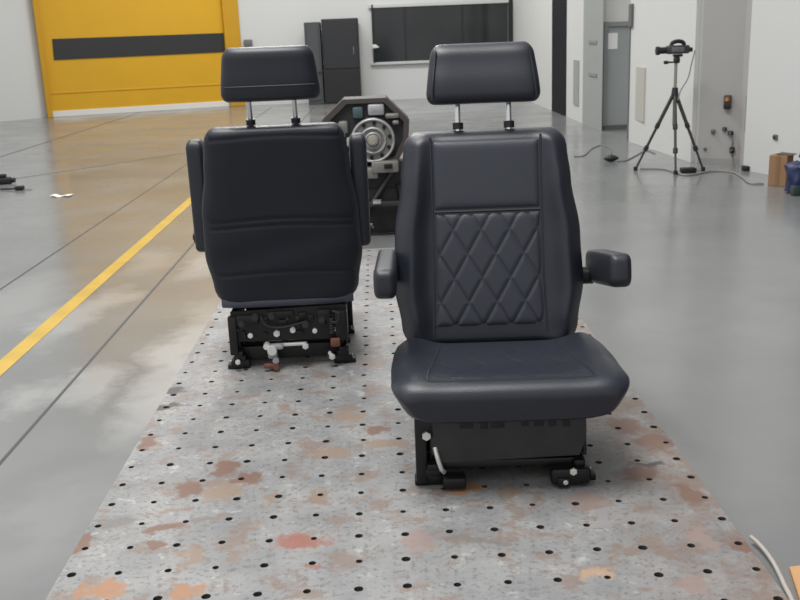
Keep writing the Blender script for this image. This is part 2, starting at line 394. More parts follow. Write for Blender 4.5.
# ================================================================== PLATFORM
def plate_material():
    m = bpy.data.materials.new('worn_steel_plate'); m.use_nodes = True
    nt = m.node_tree; b = nt.nodes['Principled BSDF']; L = nt.links.new
    tc = nt.nodes.new('ShaderNodeTexCoord')
    def N(t, **k):
        n = nt.nodes.new(t)
        for a, v in k.items(): setattr(n, a, v)
        return n
    def noise(scale, detail=5, rough=.6):
        n = N('ShaderNodeTexNoise'); n.inputs['Scale'].default_value = scale; n.inputs['Detail'].default_value = detail
        n.inputs['Roughness'].default_value = rough; L(tc.outputs['Object'], n.inputs['Vector']); return n
    def ramp(src, a, c):
        r = N('ShaderNodeMapRange'); L(src, r.inputs[0]); r.inputs[1].default_value = a; r.inputs[2].default_value = c; return r.outputs[0]
    def mix(fac, A, B):
        x = N('ShaderNodeMix', data_type='RGBA')
        for s, v in ((0, fac), (6, A), (7, B)):
            if isinstance(v, (tuple, float, int)): x.inputs[s].default_value = v
            else: L(v, x.inputs[s])
        return x.outputs[2]
    def mth(op, a, c=None):
        x = N('ShaderNodeMath', operation=op)
        for i, v in enumerate((a, c)):
            if v is None: continue
            if isinstance(v, (int, float)): x.inputs[i].default_value = v
            else: L(v, x.inputs[i])
        return x.outputs[0]
    base = mix(ramp(noise(6).outputs['Fac'], .35, .68), (.20, .205, .215, 1), (.30, .30, .30, 1))
    base = mix(mth('MULTIPLY', ramp(noise(38, 6, .7).outputs['Fac'], .52, .68), .55), base, (.13, .125, .12, 1))
    base = mix(mth('MULTIPLY', ramp(noise(26, 3).outputs['Fac'], .60, .72), .6), base, (.44, .44, .435, 1))
    base = mix(mth('MULTIPLY', ramp(noise(75, 3, .6).outputs['Fac'], .56, .64), .55), base, (.10, .095, .09, 1))
    # scattered rust
    rn = mth('MULTIPLY', ramp(noise(9.5, 6, .65).outputs['Fac'], .525, .61), .65)
    base = mix(rn, base, (.21, .15, .12, 1))
    # dirtier strip along the right edge
    sep = N('ShaderNodeSeparateXYZ'); L(tc.outputs['Object'], sep.inputs[0])
    edge = mth('MULTIPLY', ramp(sep.outputs[0], .45, .8), ramp(noise(13, 6, .7).outputs['Fac'], .38, .55))
    base = mix(mth('MULTIPLY', edge, .75), base, (.18, .125, .10, 1))
    warp = noise(22, 4)
    wofs = N('ShaderNodeVectorMath', operation='SUBTRACT'); L(warp.outputs['Color'], wofs.inputs[0]); wofs.inputs[1].default_value = (.5, .5, .5)
    wsc = N('ShaderNodeVectorMath', operation='SCALE'); L(wofs.outputs[0], wsc.inputs[0]); wsc.inputs['Scale'].default_value = .12
    wv = N('ShaderNodeVectorMath', operation='ADD'); L(tc.outputs['Object'], wv.inputs[0]); L(wsc.outputs[0], wv.inputs[1])
    pat = [  # px, py, rx, ry, colour
        (80, 548, 12, 9, 'b'), (103, 594, 22, 8, 'o'), (118, 527, 13, 6, 'g'), (161, 532, 14, 6, 'b'), (157, 548, 9, 5, 'b'),
        (189, 494, 14, 9, 'b'), (222, 496, 20, 8, 't'), (186, 594, 17, 9, 'o'), (190, 562, 9, 12, 't'), (200, 524, 14, 5, 'g'),
        (300, 546, 22, 8, 'r'), (318, 571, 9, 4, 'r'), (273, 503, 6, 7, 't'), (321, 500, 7, 7, 't'), (148, 446, 10, 9, 'b'),
        (225, 472, 13, 8, 'b'), (247, 483, 16, 6, 'b'), (352, 420, 20, 5, 't'), (330, 458, 22, 5, 't'), (376, 433, 13, 4, 'b'),
        (386, 447, 20, 4, 't'), (462, 492, 22, 6, 'o'), (512, 497, 10, 7, 't'), (597, 578, 17, 6, 'c'), (640, 477, 24, 7, 'b'),
        (655, 446, 18, 10, 'b'), (690, 500, 12, 12, 'b'), (700, 543, 10, 12, 'p'), (745, 550, 14, 7, 'b'), (625, 430, 18, 8, 'b'), (690, 590, 16, 8, 'p'),
        (172, 394, 12, 4, 'k'), (166, 410, 20, 3, 'k'), (650, 468, 16, 3, 'k'), (480, 545, 30, 5, 'g'), (590, 505, 22, 8, 'p'), (420, 545, 18, 12, 'p')]
    cols = dict(b=(.17, .10, .075, 1), o=(.34, .18, .10, 1), t=(.25, .18, .13, 1), g=(.17, .155, .145, 1), r=(.28, .12, .095, 1), c=(.42, .28, .18, 1), p=(.27, .20, .18, 1), k=(.07, .06, .055, 1))
    for px, py, rx, ry, k in pat:
        c = gp(px, py); ex = (gp(px+rx, py)-gp(px-rx, py)).length/2; ey = (gp(px, py+ry)-gp(px, py-ry)).length/2
        mp = N('ShaderNodeMapping', vector_type='TEXTURE'); L(wv.outputs[0], mp.inputs[0])
        mp.inputs[1].default_value = (c.x, c.y, 0); mp.inputs[2].default_value = (0, 0, random.uniform(-.3, .3)); mp.inputs[3].default_value = (ex*1.05, ey*1.05, 1)
        ln = N('ShaderNodeVectorMath', operation='LENGTH'); L(mp.outputs[0], ln.inputs[0])
        f = N('ShaderNodeMapRange'); L(ln.outputs['Value'], f.inputs[0]); f.inputs[1].default_value = 1.15; f.inputs[2].default_value = .7
        base = mix(mth('MULTIPLY', f.outputs[0], .95 if k in 'bork' else .8), base, cols[k])
    L(base, b.inputs['Base Color']); b.inputs['Roughness'].default_value = .55; b.inputs['Metallic'].default_value = 0
    bp = N('ShaderNodeBump'); bp.inputs['Strength'].default_value = .3; bp.inputs['Distance'].default_value = .004
    L(noise(45, 5).outputs['Fac'], bp.inputs['Height']); L(bp.outputs['Normal'], b.inputs['Normal'])
    return m
PITCHX = (gp(541, 527, .012).x-gp(122.5, 567, .012).x)/9; GY = gp(359, 561, .012).y; PY = (gp(361.5, 440, .012).y-GY)/6; HX = gp(359.5, 537, .012).x; EL = gp(45, 600, .012).x; ER = gp(789, 600, .012).x
def build_plate():
    bm = NB(); zt = .012; dp = .010; r = .0098
    xs = [EL] + [HX+PITCHX*(k+.5) for k in range(-6, 8)] + [ER]; print('plate', xs)
    y0 = GY - 6*PY - PY/2; ny = 36
    bot_faces = []
    n = 12
    cache = {}
    def vert(x, y):
        k = (round(x, 4), round(y, 4))
        if k not in cache: cache[k] = bm.verts.new((x, y, zt))
        return cache[k]
    for i in range(len(xs)-1):
        for j in range(ny):
            xa, xb = xs[i], xs[i+1]; ya = y0+j*PY; yb = ya+PY
            cx = HX+PITCHX*(i-6)+random.uniform(-.003, .003); cy = (ya+yb)/2 + random.uniform(-.003, .003)
            q = [vert(xb, ya), vert(xb, yb), vert(xa, yb), vert(xa, ya)]
            rr = r*random.uniform(.75, 1.1)
            ring = [bm.verts.new((cx+rr*math.cos(2*PI*(k+.5)/n-PI/4), cy+rr*math.sin(2*PI*(k+.5)/n-PI/4), zt)) for k in range(n)]
            low = [bm.verts.new((v.co.x, v.co.y, zt-dp)) for v in ring]
            for s in range(4):
                rs = ring[s*3:(s*3)+3]+[ring[(s*3+3) % n]]
                a = q[(s+0) % 4]; bnext = q[(s+1) % 4]
                # quadrant s spans from corner s to corner s+1
                bm.faces.new([a]+[bnext]+rs[::-1])
            for k in range(n): bm.faces.new((ring[k], ring[(k+1) % n], low[(k+1) % n], low[k]))
            fb = bm.faces.new(low); bot_faces.append(fb)
    ymax = y0+ny*PY
    # side skirts
    for e in [e for e in bm.edges if len(e.link_faces) == 1]:
        a, b = e.verts
        if abs(a.co.z-zt) < 1e-6:
            c = bm.verts.new((a.co.x, a.co.y, .0)); d = bm.verts.new((b.co.x, b.co.y, .0)); bm.faces.new((a, b, d, c))
    me = bpy.data.meshes.new('steel_bed_plate')
    idx = set(f.index for f in [])
    bmesh.ops.remove_doubles(bm, verts=[v for v in bm.verts if v.co.z < 1e-6], dist=1e-5)
    bmesh.ops.recalc_face_normals(bm, faces=bm.faces)
    for f in bm.faces: f.material_index = 0
    for f in bot_faces: f.material_index = 1
    for f in bm.faces:
        if f.material_index == 0 and abs(f.normal.z) < .3 and EL+.005 < f.calc_center_median().x < ER-.005: f.material_index = 1
    bm.to_mesh(me); bm.free(); me.materials.append(plate_material()); me.materials.append(mat('hole_dark', (.06, .057, .055), .7))  # second material: darker colour on hole walls and bottoms
    o = bpy.data.objects.new('steel_bed_plate', me); C.objects.link(o)
    return o
tag(build_plate(), 'long worn grey steel floor plate with rows of holes and rust patches under both seats', 'floor plate')
PZ = .012

# ---- painted line and floor joints
def strip(bm, x0, x1, y0, y1, z=.0015): box(bm, ((x0+x1)/2, (y0+y1)/2, z/2), (x1-x0, y1-y0, z))
ly = mat('yellow_line_paint', (.50, .33, .055), .35, var=.3, vscale=6)
bm = NB(); a = gp(0, 368.5); b = gp(187, 205.5); box(bm, (a.x, 6.5, .001), (.072, 14, .002))
o = obj('trim_2', bm, ly, None, False); o['kind'] = 'structure'; o['label'] = 'yellow painted line on the floor'
jm = mat('joint_filler', (.055, .055, .055), .6)
bm = NB()
for x, w_ in ((gp(71, 242).x, .010), (gp(100, 350).x, .011), (gp(60, 138).x, .022)): strip(bm, x-w_/2, x+w_/2, .2, 18, .0012)
def jline(a, b, w_):
    a.z = b.z = 0; d = (b-a).normalized(); n = Vector((-d.y, d.x, 0))*w_/2
    ps = [a-n, b-n, b+n, a+n]; A = [bm.verts.new((p.x, p.y, 0)) for p in ps]; B = [bm.verts.new((p.x, p.y, .0011)) for p in ps]
    bm.faces.new(A[::-1]); bm.faces.new(B)
    for i in range(4): bm.faces.new((A[i], A[(i+1) % 4], B[(i+1) % 4], B[i]))
jline(gp(0, 181), gp(186, 153), .022)
o = obj('trim_3', bm, jm, None, False); o['kind'] = 'structure'; o['label'] = 'dark joints in the epoxy floor'

# ================================================================== SEATS
def sgnp(v, e): return math.copysign(abs(v)**e, v)
BZ0, BZ1 = .235, .862           # backrest bottom / top
RAKE = math.tan(math.radians(11))
def byc(z): return .265+(z-BZ0)*RAKE
def interp(tab, z):
    if z <= tab[0][0]: return tab[0][1]
    for (a, va), (b, vb) in zip(tab[:-1], tab[1:]):
        if z <= b:
            t = (z-a)/(b-a); t = t*t*(3-2*t); return va+(vb-va)*t
    return tab[-1][1]
BW = [(BZ0, .246), (.30, .264), (.42, .282), (.56, .276), (.72, .252), (.80, .243), (.862, .231)]
def bol(s, z):   # forward relief of the front face, s = |x|/w
    edge = math.exp(-((s-.83)/.13)**2)*.042*interp([(BZ0, .6), (.35, 1), (.7, .9), (.862, .35)], z)
    return edge
def bfront(x, z):
    w_ = interp(BW, z); s = min(1, abs(x)/w_)
    d = .056*(max(0, 1-s**5))**(1/5)
    return byc(z)-d-bol(s, z)
def panel_half(z): return interp([(BZ0, .165), (.5, .157), (.9, .157)], z)
def make_backrest(root):
    bm = NB(); rings = []; n = 96
    K = 34
    zs = []
    rc = .035
    for i in range(8): t = i/8*PI/2; zs.append((BZ0+rc*(1-math.sin(t)) if False else BZ0+rc*(1-math.cos(t)), math.sin(t)))
    for i in range(K+1): zs.append((BZ0+rc+(BZ1-BZ0-2*rc)*i/K, 1))
    for i in range(8): t = (i+1)/8*PI/2; zs.append((BZ1-rc*(1-math.sin(t)), math.cos(t)))
    for z, e in zs:
        e = max(e, .03)
        w_ = interp(BW, z)-(1-e)*.034; d = .056-(1-e)*.045
        ring = []
        for j in range(n):
            t = 2*PI*j/n; x = w_*sgnp(math.cos(t), 2/5); y = d*sgnp(math.sin(t), 2/5)
            if y < 0: y -= bol(abs(x)/w_, z)*(.2+.8*e)
            else: y *= .9
            ring.append((x, byc(z)+y, z))
        rings.append(ring)
    loft(bm, rings); bk = obj('backrest', bm, leather, root, ang=60)
    # smooth upper panel + quilted lower panel (sit on the front face)
    def panel(z0, z1, name, quilt):
        bm = NB(); nx, nz = (90, 110) if quilt else (40, 30)
        g = []
        for i in range(nz+1):
            z = z0+(z1-z0)*i/nz; row = []
            hw = panel_half(z)
            for j in range(nx+1):
                x = -hw+2*hw*j/nx
                ed = min(min(j, nx-j)/nx*2*hw, min(i, nz-i)/nz*(z1-z0))
                puff = .010*(1-math.exp(-ed/.008))
                q = 0
                if quilt:
                    px_, pz_ = .083, .140
                    for s in (1, -1):
                        v = (x/px_+s*(z-z0)/pz_+.25) % 1.0; v = min(v, 1-v)*px_*.82
                        q = max(q, math.exp(-(v/.0045)**2))
                        v2 = (x/px_+s*(z-z0)/pz_+.25+.10) % 1.0; v2 = min(v2, 1-v2)*px_*.82
                        q = max(q, .35*math.exp(-(v2/.003)**2))
                row.append((x, bfront(x, z)-puff+.0045*q+.003, z))
            g.append(row)
        sheet(bm, g, .012, (0, 1, 0)); return obj(name, bm, leather_panel, root, ang=70)
    panel(.30, .632, 'quilted_panel', True); panel(.640, .838, 'upper_panel', False)
    # seams
    bm = NB()
    for s in (-1, 1):
        tube(bm, [(s*(panel_half(z)+.004), bfront(panel_half(z)+.004, z)+.001, z) for z in [.28+.57*k/24 for k in range(25)]], .0035, 6)
    tube(bm, [(x, bfront(x, .636)+.0, .636) for x in [-.155+.31*k/16 for k in range(17)]], .004, 6)
    for s in (-1, 1):
        pts = []
        for k in range(30):
            z = .27+.56*k/29; w_ = interp(BW, z)
            pts.append((s*w_*.985, byc(z)-.022-bol(.97, z)*.75, z))
        tube(bm, pts, .0035, 6)
    obj('piping', bm, piping_m, bk)
    return bk
def make_back_cover(root):
    """fabric cover on the rear face with cross seams and a hem"""
    bm = NB(); nx, nz = 60, 120; g = []
    z0, z1 = .232, .846
    seams = [(.825, .004), (.545, .006), (.522, .006), (.352, .006)]
    for i in range(nz+1):
        z = z0+(z1-z0)*i/nz; w_ = interp(BW, z)*.955; row = []
        for j in range(nx+1):
            x = -w_+2*w_*j/nx; s = abs(x)/w_
            y = byc(z)+.056*.9*(max(0, 1-(s*.97)**6))**(1/6)+.004
            y += .012*math.sin(PI*min(1, (1-s)*3)/2)
            for zz, dd in seams:
                y -= dd*math.exp(-((z-zz-.006*math.cos(x*9))/.006)**2)
            y += .003*math.sin(z*38+x*11)*math.exp(-((z-.42)/.12)**2)
            ed = min(min(j, nx-j)/nx*2*w_, min(i, nz-i)/nz*(z1-z0)); y -= .010*math.exp(-ed/.01)
            row.append((x, y, z))
        g.append(row)
    sheet(bm, g, .02, (0, -1, 0)); cv = obj('back_cover', bm, fabric, root, ang=70, label='black fabric rear cover')
    bm = NB()
    g = []
    for i in range(7):
        z = .226+.032*i/6; row = []
        for j in range(31):
            x = -.240+.480*j/30; row.append((x, byc(z)+.062+.004*math.sin(PI*i/6)-.02*(abs(x)/.24)**6, z))
        g.append(row)
    sheet(bm, g, .012, (0, -1, 0)); obj('hem', bm, trim_pale, cv, label='paler vinyl hem along the lower edge')
CX = .014
def make_cushion(root):
    bm = NB(); rings = []; n = 80
    y0, y1 = -.300, .205
    CW = [(y0, .304), (-.2, .322), (-.05, .330), (.1, .328), (y1, .318)]
    def W(y): return interp(CW, y)
    def top(x, y):
        s = min(1, abs(x)/W(y))
        return interp([(y0, .300), (-.24, .302), (-.05, .280), (y1, .264)], y)+.022*math.exp(-((s-.80)/.16)**2)*interp([(y0, .25), (-.1, 1), (y1, 1.1)], y)
    zb = .192
    ys = [(y0+.05*(1-math.cos(t)), math.sin(t)) for t in [k/10*PI/2 for k in range(10)]]
    ys += [(y0+.05+(y1-.03-y0-.05)*k/26, 1) for k in range(27)]
    ys += [(y1-.03*(1-math.sin(t)), math.cos(t)) for t in [(k+1)/6*PI/2 for k in range(6)]]
    for y, e in ys:
        e = max(e, .02); w_ = W(y)-(1-e)*.028; ring = []
        for j in range(n):
            t = 2*PI*j/n; cx = sgnp(math.cos(t), 2/5.5); cz = sgnp(math.sin(t), 2/4.6)
            x = w_*cx; tz = top(x, y)-(1-e)*.040; bz = zb+(1-e)*.018 - .0
            zc_ = (zb+.30)/2
            z = zc_+(tz-zc_)*cz if cz > 0 else zc_+(zc_-bz)*cz
            k = (z-zb)/(.31-zb); x *= 1-.19*max(0, 1-k)**1.1
            ring.append((x, y + (.02*max(0, 1-k) if y < -.2 else 0), z))
        rings.append(ring)
    loft(bm, rings); bmesh.ops.translate(bm, vec=(CX, 0, 0), verts=bm.verts); cu = obj('seat_cushion', bm, leather, root, ang=60)
    # quilted centre panel lying in the cushion
    bm = NB(); g = []
    ya, yb = -.235, .17
    def ph(y): return interp([(ya, .205), (yb, .165)], y)
    for i in range(71):
        y = ya+(yb-ya)*i/70; row = []
        for j in range(71):
            x = -ph(y)+2*ph(y)*j/70
            ed = min(min(j, 70-j)/70*2*ph(y), min(i, 70-i)/70*(yb-ya)); q = 0
            for s in (1, -1):
                v = (x/.105+s*y/.15) % 1.0; v = min(v, 1-v)*.09; q = max(q, math.exp(-(v/.004)**2))
            cz = (max(0, 1-(abs(x)/W(y))**5.5))**(1/4.6)
            zz = ((.192+.30)/2)+(top(x, y)-((.192+.30)/2))*cz
            row.append((x, y, zz+.0045*(1-math.exp(-ed/.008))-.002*q-.0025))
        g.append(row)
    sheet(bm, g, .012, (0, 0, -1)); bmesh.ops.translate(bm, vec=(CX, 0, 0), verts=bm.verts); obj('cushion_panel', bm, leather, root, ang=70)
    bm = NB()
    def surf(x, y):
        cz = (max(0, 1-(abs(x)/W(y))**5.5))**(1/4.6); return ((.192+.30)/2)+(top(x, y)-((.192+.30)/2))*cz
    for s in (-1, 1):
        pts = [(s*(ph(y)+.004), y, surf(ph(y)+.004, y)+.0005) for y in [ya-.01+(yb-ya)*k/20 for k in range(21)]]
        tube(bm, pts, .0032, 6)
        pts = spline([(s*(ph(ya)+.004), ya-.01, surf(ph(ya), ya-.01)), (s*.212, -.285, .285), (s*.236, -.292, .25), (s*.222, -.285, .215)], 5)
    tube(bm, [(x, ya-.012, surf(x, ya-.012)) for x in [-.21+.42*k/20 for k in range(21)]], .0032, 6)
    bmesh.ops.translate(bm, vec=(CX, 0, 0), verts=bm.verts); obj('piping', bm, piping_m, cu)
def make_headrest(root):
    bm = NB(); n = 64; z0, z1 = .940, 1.112; r = .034; rings = []
    zs = [(z0+r*(1-math.cos(t)), math.sin(t)) for t in [k/8*PI/2 for k in range(8)]]
    zs += [(z0+r+(z1-z0-2*r)*k/14, 1) for k in range(15)]
    zs += [(z1-r*(1-math.sin(t)), math.cos(t)) for t in [(k+1)/8*PI/2 for k in range(8)]]
    for z, e in zs:
        e = max(e, .03); t = (z-z0)/(z1-z0)
        w_ = .170-.022*t**1.3-(1-e)*.026; d = .052-.010*t-(1-e)*.034
        ring = []
        for j in range(n):
            a = 2*PI*j/n; x = w_*sgnp(math.cos(a), 2/5); y = d*sgnp(math.sin(a), 2/3.2)
            y -= .012*math.exp(-((t-.35)/.3)**2)*(1 if y < 0 else -.3)
            ring.append((x, byc(z)-.006+y+.010*(x/w_)**2*-1, z))
        rings.append(ring)
    loft(bm, rings); h = obj('headrest', bm, leather, root, ang=60)
    bm = NB()
    for s in (-1, 1):
        pts = []
        for k in range(20):
            z = z0+.018+(z1-z0-.036)*k/19; t = (z-z0)/(z1-z0); w_ = .170-.022*t**1.3
            pts.append((s*w_*.90, byc(z)-.006-(.052-.010*t)*.86-.012*math.exp(-((t-.35)/.3)**2)-.010*.81, z))
        tube(bm, pts, .0028, 6)
        pts = [(x_, 2*byc(z_)-.012-y_+0.0, z_) for x_, y_, z_ in pts]
    tube(bm, [(x, byc(.99)-.006+.052*(max(0, 1-(abs(x)/.168)**3.2))**(1/3.2)+.0015, .99) for x in [-.150+.30*k/20 for k in range(21)]], .0028, 6)
    obj('stitching', bm, piping_m, h)
    for s in (-1, 1):
        bm = NB(); x = s*.076
        cyl(bm, (x, byc(.85), .85), (x, byc(.97), .97), .0085, 14); p = obj('headrest_post', bm, chrome, root, label='chrome headrest post')
        bm = NB(); cyl(bm, (x, byc(.866), .866), (x, byc(.884), .884), .016, 14); obj('post_sleeve', bm, plastic, p)
def make_arm(root, side, ang, hh=.046, ax=.300, pz=.45, L_=.345, dy=0.0):
    """ang = 0 arm points forward, 90 deg = folded up"""
    px = side*ax; py = byc(pz)+dy
    R = Matrix.Translation((px, py, pz)) @ Matrix.Rotation(-ang, 4, 'X')
    bm = NB(); n = 40; rings = []
    y0 = .045; y1 = -L_
    seq = [(y0-.02*(1-math.sin(t)), math.cos(t)) for t in [(5-k)/6*PI/2 for k in range(6)]]
    seq += [(y0-.02-(L_+y0-.05)*k/12, 1) for k in range(13)]
    seq += [(y1+.03*(1-math.sin(t)), math.cos(t)) for t in [(k+1)/7*PI/2 for k in range(7)]]
    for y, e in seq:
        e = max(e, .05); ww = .031-(1-e)*.018; k = (y0-y)/(L_+y0)
        h2 = hh*(1-.14*abs(k-.3))-(1-e)*.024; ring = []
        for j in range(n):
            a = 2*PI*j/n; ring.append((ww*sgnp(math.cos(a), 2/4.5), y, .028+h2*sgnp(math.sin(a), 2/4)))
        rings.append(ring)
    loft(bm, rings); bmesh.ops.transform(bm, matrix=R, verts=bm.verts)
    a = obj('armrest', bm, plastic_grey, root)
    bm = NB(); cyl(bm, (side*(ax+.022), py, pz), (side*(ax+.040), py, pz), .022, 20); cyl(bm, (side*(ax+.036), py, pz), (side*(ax+.044), py, pz), .012, 16)
    obj('pivot_cap', bm, plastic, a)
    bm = NB(); cyl(bm, (side*.245, py, pz), (side*(ax-.015), py, pz), .026, 20); box(bm, (side*.262, py+.012, pz-.03), (.018, .05, .09), .006)
    obj('armrest_bracket', bm, steel_black, root)
def bolt(bm, p, d, r=.009, h=.008):
    p = Vector(p); d = Vector(d); cyl(bm, p, p+d*h, r, 6); cyl(bm, p+d*h*.5, p+d*(h+.004), r*.55, 10)
def make_base(root):
    # slide rails and feet
    for s in (-1, 1):
        bm = NB(); box(bm, (s*.190, .0, .040), (.045, .44, .022), .004); box(bm, (s*.190, -.0, .060), (.028, .46, .018), .003)
        rail = obj('slide_rail', bm, steel_black, root)
        for y in (-.185, .185):
            bm = NB(); box(bm, (s*.190, y, .016), (.07, .05, .032), .006); box(bm, (s*.212, y, .008), (.05, .045, .016), .003)
            ft = obj('foot', bm, steel_black, rail)
            bm = NB(); bolt(bm, (s*.218, y, .016), (0, 0, 1), .011, .010); obj('bolt', bm, zinc, ft)
        bm = NB(); box(bm, (s*.190, 0, .095), (.012, .40, .06), .003)
        prism(bm, [(-.20, .07), (.20, .07), (.17, .205), (-.19, .205)], s*.204, s*.212, Matrix.Rotation(PI/2, 4, 'Z') @ Matrix.Scale(-1, 4, (0, 1, 0)))
        obj('side_bracket', bm, steel_black, root)
    # cross tubes, pan and scissor links
    bm = NB(); box(bm, (0, 0, .2), (.43, .42, .018), .004); obj('seat_pan', bm, steel_black, root)
    for y in (-.15, .15):
        bm = NB(); cyl(bm, (-.22, y, .07), (.22, y, .07), .011, 14); obj('cross_tube', bm, steel_black, root)
    bm = NB()
    for s in (-1, 1):
        for a, b in (((-.16, .075), (.16, .185)), ((.16, .075), (-.16, .185))):
            d = Vector((0, b[0]-a[0], b[1]-a[1])); L_ = d.length
            box(bm, (0, 0, 0), (.010, L_, .026), .004, Matrix.Translation((s*.175, (a[0]+b[0])/2, (a[1]+b[1])/2)) @ Matrix.Rotation(math.atan2(d.z, d.y), 4, 'X'))
    obj('scissor_link', bm, steel_dark, root)
    # front apron plate with slots
    bm = NB(); rr = []
    poly = [(-.190, .205), (.190, .205), (.205, .185), (.205, .125), (.190, .082), (-.165, .072), (-.190, .098), (-.195, .185)]
    prism(bm, poly, -.225, -.212)
    ap = obj('front_apron', bm, steel_dark, root, False)
    bm = NB()
    for x, w_ in ((-.10, .035), (-.055, .02), (-.02, .035), (.05, .02), (.085, .025), (.12, .02), (.155, .02)):
        box(bm, (x, -.2245, .172+random.uniform(-.003, .003)), (w_, .004, .018), .002)
    obj('slot', bm, black_m, ap, label='row of dark slots')
    bm = NB(); tube(bm, spline([(-.185, -.23, .198), (-.1, -.235, .206), (-.02, -.236, .196), (.04, -.234, .205), (.15, -.232, .203)], 6), .004, 6)
    obj('edge_lip', bm, steel_dark, ap)
    bm = NB(); box(bm, (0, -.19, .060), (.38, .05, .022), .005); obj('front_crossbar', bm, steel_black, root)
    # left front column and lever
    bm = NB(); box(bm, (-.218, -.205, .105), (.030, .03, .19), .005); box(bm, (-.205, -.218, .165), (.045, .014, .05), .004)
    cl = obj('front_upright', bm, steel_black, root)
    bm = NB(); bolt(bm, (-.203, -.226, .150), (0, -1, 0), .012, .008); obj('bolt', bm, zinc, cl)
    bm = NB(); tube(bm, spline([(-.182, -.222, .115), (-.176, -.232, .09), (-.168, -.232, .06), (-.160, -.225, .045)], 6), .0065, 10); obj('slide_lever', bm, zinc, root, label='bare metal slide lever')
    bm = NB(); box(bm, (-.135, -.225, .022), (.06, .05, .03), .006); box(bm, (.165, -.222, .030), (.10, .05, .045), .008); box(bm, (.145, -.24, .018), (.03, .03, .025), .004)
    fc = obj('floor_clamp', bm, steel_black, root)
    bm = NB(); bolt(bm, (.170, -.248, .048), (0, -1, 0), .010, .006); bolt(bm, (.150, -.250, .02), (0, -1, 0), .007, .006); obj('bolt', bm, zinc, fc)
    # rear machinery (seen on the turned seat): +y side; the turned seat shows -x to the right
    bm = NB()
    prism(bm, [(-.215, .098), (.215, .105), (.21, .215), (-.21, .222)], .205, .215)
    rp = obj('rear_plate', bm, steel_black, root, False)
    bm = NB()
    box(bm, (.15, .222, .185), (.08, .02, .035), .004); box(bm, (-.13, .225, .19), (.05, .022, .04), .004); box(bm, (-.19, .226, .15), (.045, .03, .11), .005)
    box(bm, (.03, .222, .2), (.10, .014, .02), .003); box(bm, (.205, .22, .13), (.03, .03, .14), .004)
    for k in range(16): box(bm, (random.uniform(-.17, .17), .221, random.uniform(.12, .2)), (random.uniform(.01, .03), .012, random.uniform(.008, .02)), .002)
    obj('linkage', bm, steel_black, rp)
    bm = NB()
    for x, z, r_ in ((.143, .128, .010), (.047, .130, .0125), (-.012, .140, .011), (-.092, .133, .0095), (-.172, .135, .011)): bolt(bm, (x, .218, z), (0, 1, 0), r_, .012)
    obj('bolt', bm, zinc, rp)
    bm = NB()
    for x, z in ((.085, .175), (.005, .182), (-.033, .183), (.19, .15)): bolt(bm, (x, .216, z), (0, 1, 0), .007, .008)
    obj('bolt', bm, steel_dark, rp)
    bm = NB(); tube(bm, spline([(-.16, .235, .205), (-.185, .245, .195), (-.175, .245, .165), (-.15, .235, .17)], 6), .005, 8); tube(bm, spline([(.1, .23, .2), (.08, .24, .165), (.02, .235, .155), (-.06, .235, .17)], 6), .004, 8)
    obj('hose', bm, plastic, rp)
    for x, z in ((-.12, .175), (.12, .195), (-.06, .16), (.17, .175), (.06, .198)):     # springs and spacers on the plate
        bm = NB(); cyl(bm, (x, .214, z), (x, .240, z), .012, 14); cyl(bm, (x, .240, z), (x, .246, z), .006, 10); obj('spacer', bm, steel_dark, rp)
    bm = NB(); tube(bm, [(-.155+.010*math.cos(k*.9), .232+.010*math.sin(k*.9), .125+.0012*k) for k in range(50)], .0025, 6); obj('spring', bm, steel_dark, rp)
    bm = NB(); cyl(bm, (.066, .235, .078), (.066, .262, .078), .017, 14); cyl(bm, (.085, .23, .092), (.085, .255, .092), .012, 12); obj('valve_cap', bm, zinc, root)
    bm = NB(); box(bm, (.066, .235, .068), (.036, .03, .05), .008); box(bm, (.05, .243, .088), (.05, .02, .02), .005); cyl(bm, (.055, .24, .04), (.055, .262, .04), .012, 12)
    obj('valve', bm, alu_lt, root, label='bright metal valve block')
    bm = NB(); box(bm, (.0, .225, .088), (.12, .012, .012), .003); bolt(bm, (-.055, .232, .082), (0, 1, 0), .012, .01); obj('air_fitting', bm, zinc, root)
    bm = NB(); cyl(bm, (.055, .245, .020), (.055, .27, .020), .012, 12); box(bm, (.075, .25, .02), (.05, .02, .016), .004); box(bm, (-.165, .245, .092), (.035, .02, .03), .005); obj('red_bracket', bm, redrust, root, label='dull red fittings')
    bm = NB(); bolt(bm, (-.15, .24, .040), (0, 1, 0), .012, .01); bolt(bm, (-.142, .236, .052), (0, 1, 0), .007, .008); bolt(bm, (.195, .234, .036), (0, 1, 0), .010, .008); obj('bolt', bm, zinc, root)
    bm = NB(); box(bm, (0, .17, .05), (.4, .03, .05), .004); obj('rear_crossbar', bm, steel_black, root)
def make_seat(label, loc, rz, arms, slide=0.0):
    t = thing('driver_seat', label, 'seat', loc, rz, 'padded black vehicle seats')
    make_base(t); make_cushion(t); make_backrest(t); make_back_cover(t); make_headrest(t)
    for s, a, kw in arms: make_arm(t, s, a, **kw)
    for ch in bpy.data.objects:      # the upper part slides on its rails
        if ch.parent is t and ch.name.split('.')[0] in ('seat_cushion', 'cushion_panel', 'backrest', 'quilted_panel', 'upper_panel', 'back_cover', 'headrest', 'headrest_post', 'armrest', 'armrest_bracket', 'seat_pan'):
            ch.location.y += slide
    return t
f0 = gp(420, 486, PZ); f1 = gp(588, 483, PZ)
SEAT1 = Vector(((f0.x+f1.x)/2+.013, (f0.y+f1.y)/2+.215, PZ))
make_seat('black leather vehicle seat facing the viewer, diamond quilted back and armrests down', SEAT1, math.radians(-2), ((-1, math.radians(4), dict(hh=.046, ax=.300)), (1, math.radians(11), dict(hh=.050, ax=.330, pz=.425))))
r0 = gp(222, 371, PZ); r1 = gp(350, 366, PZ)
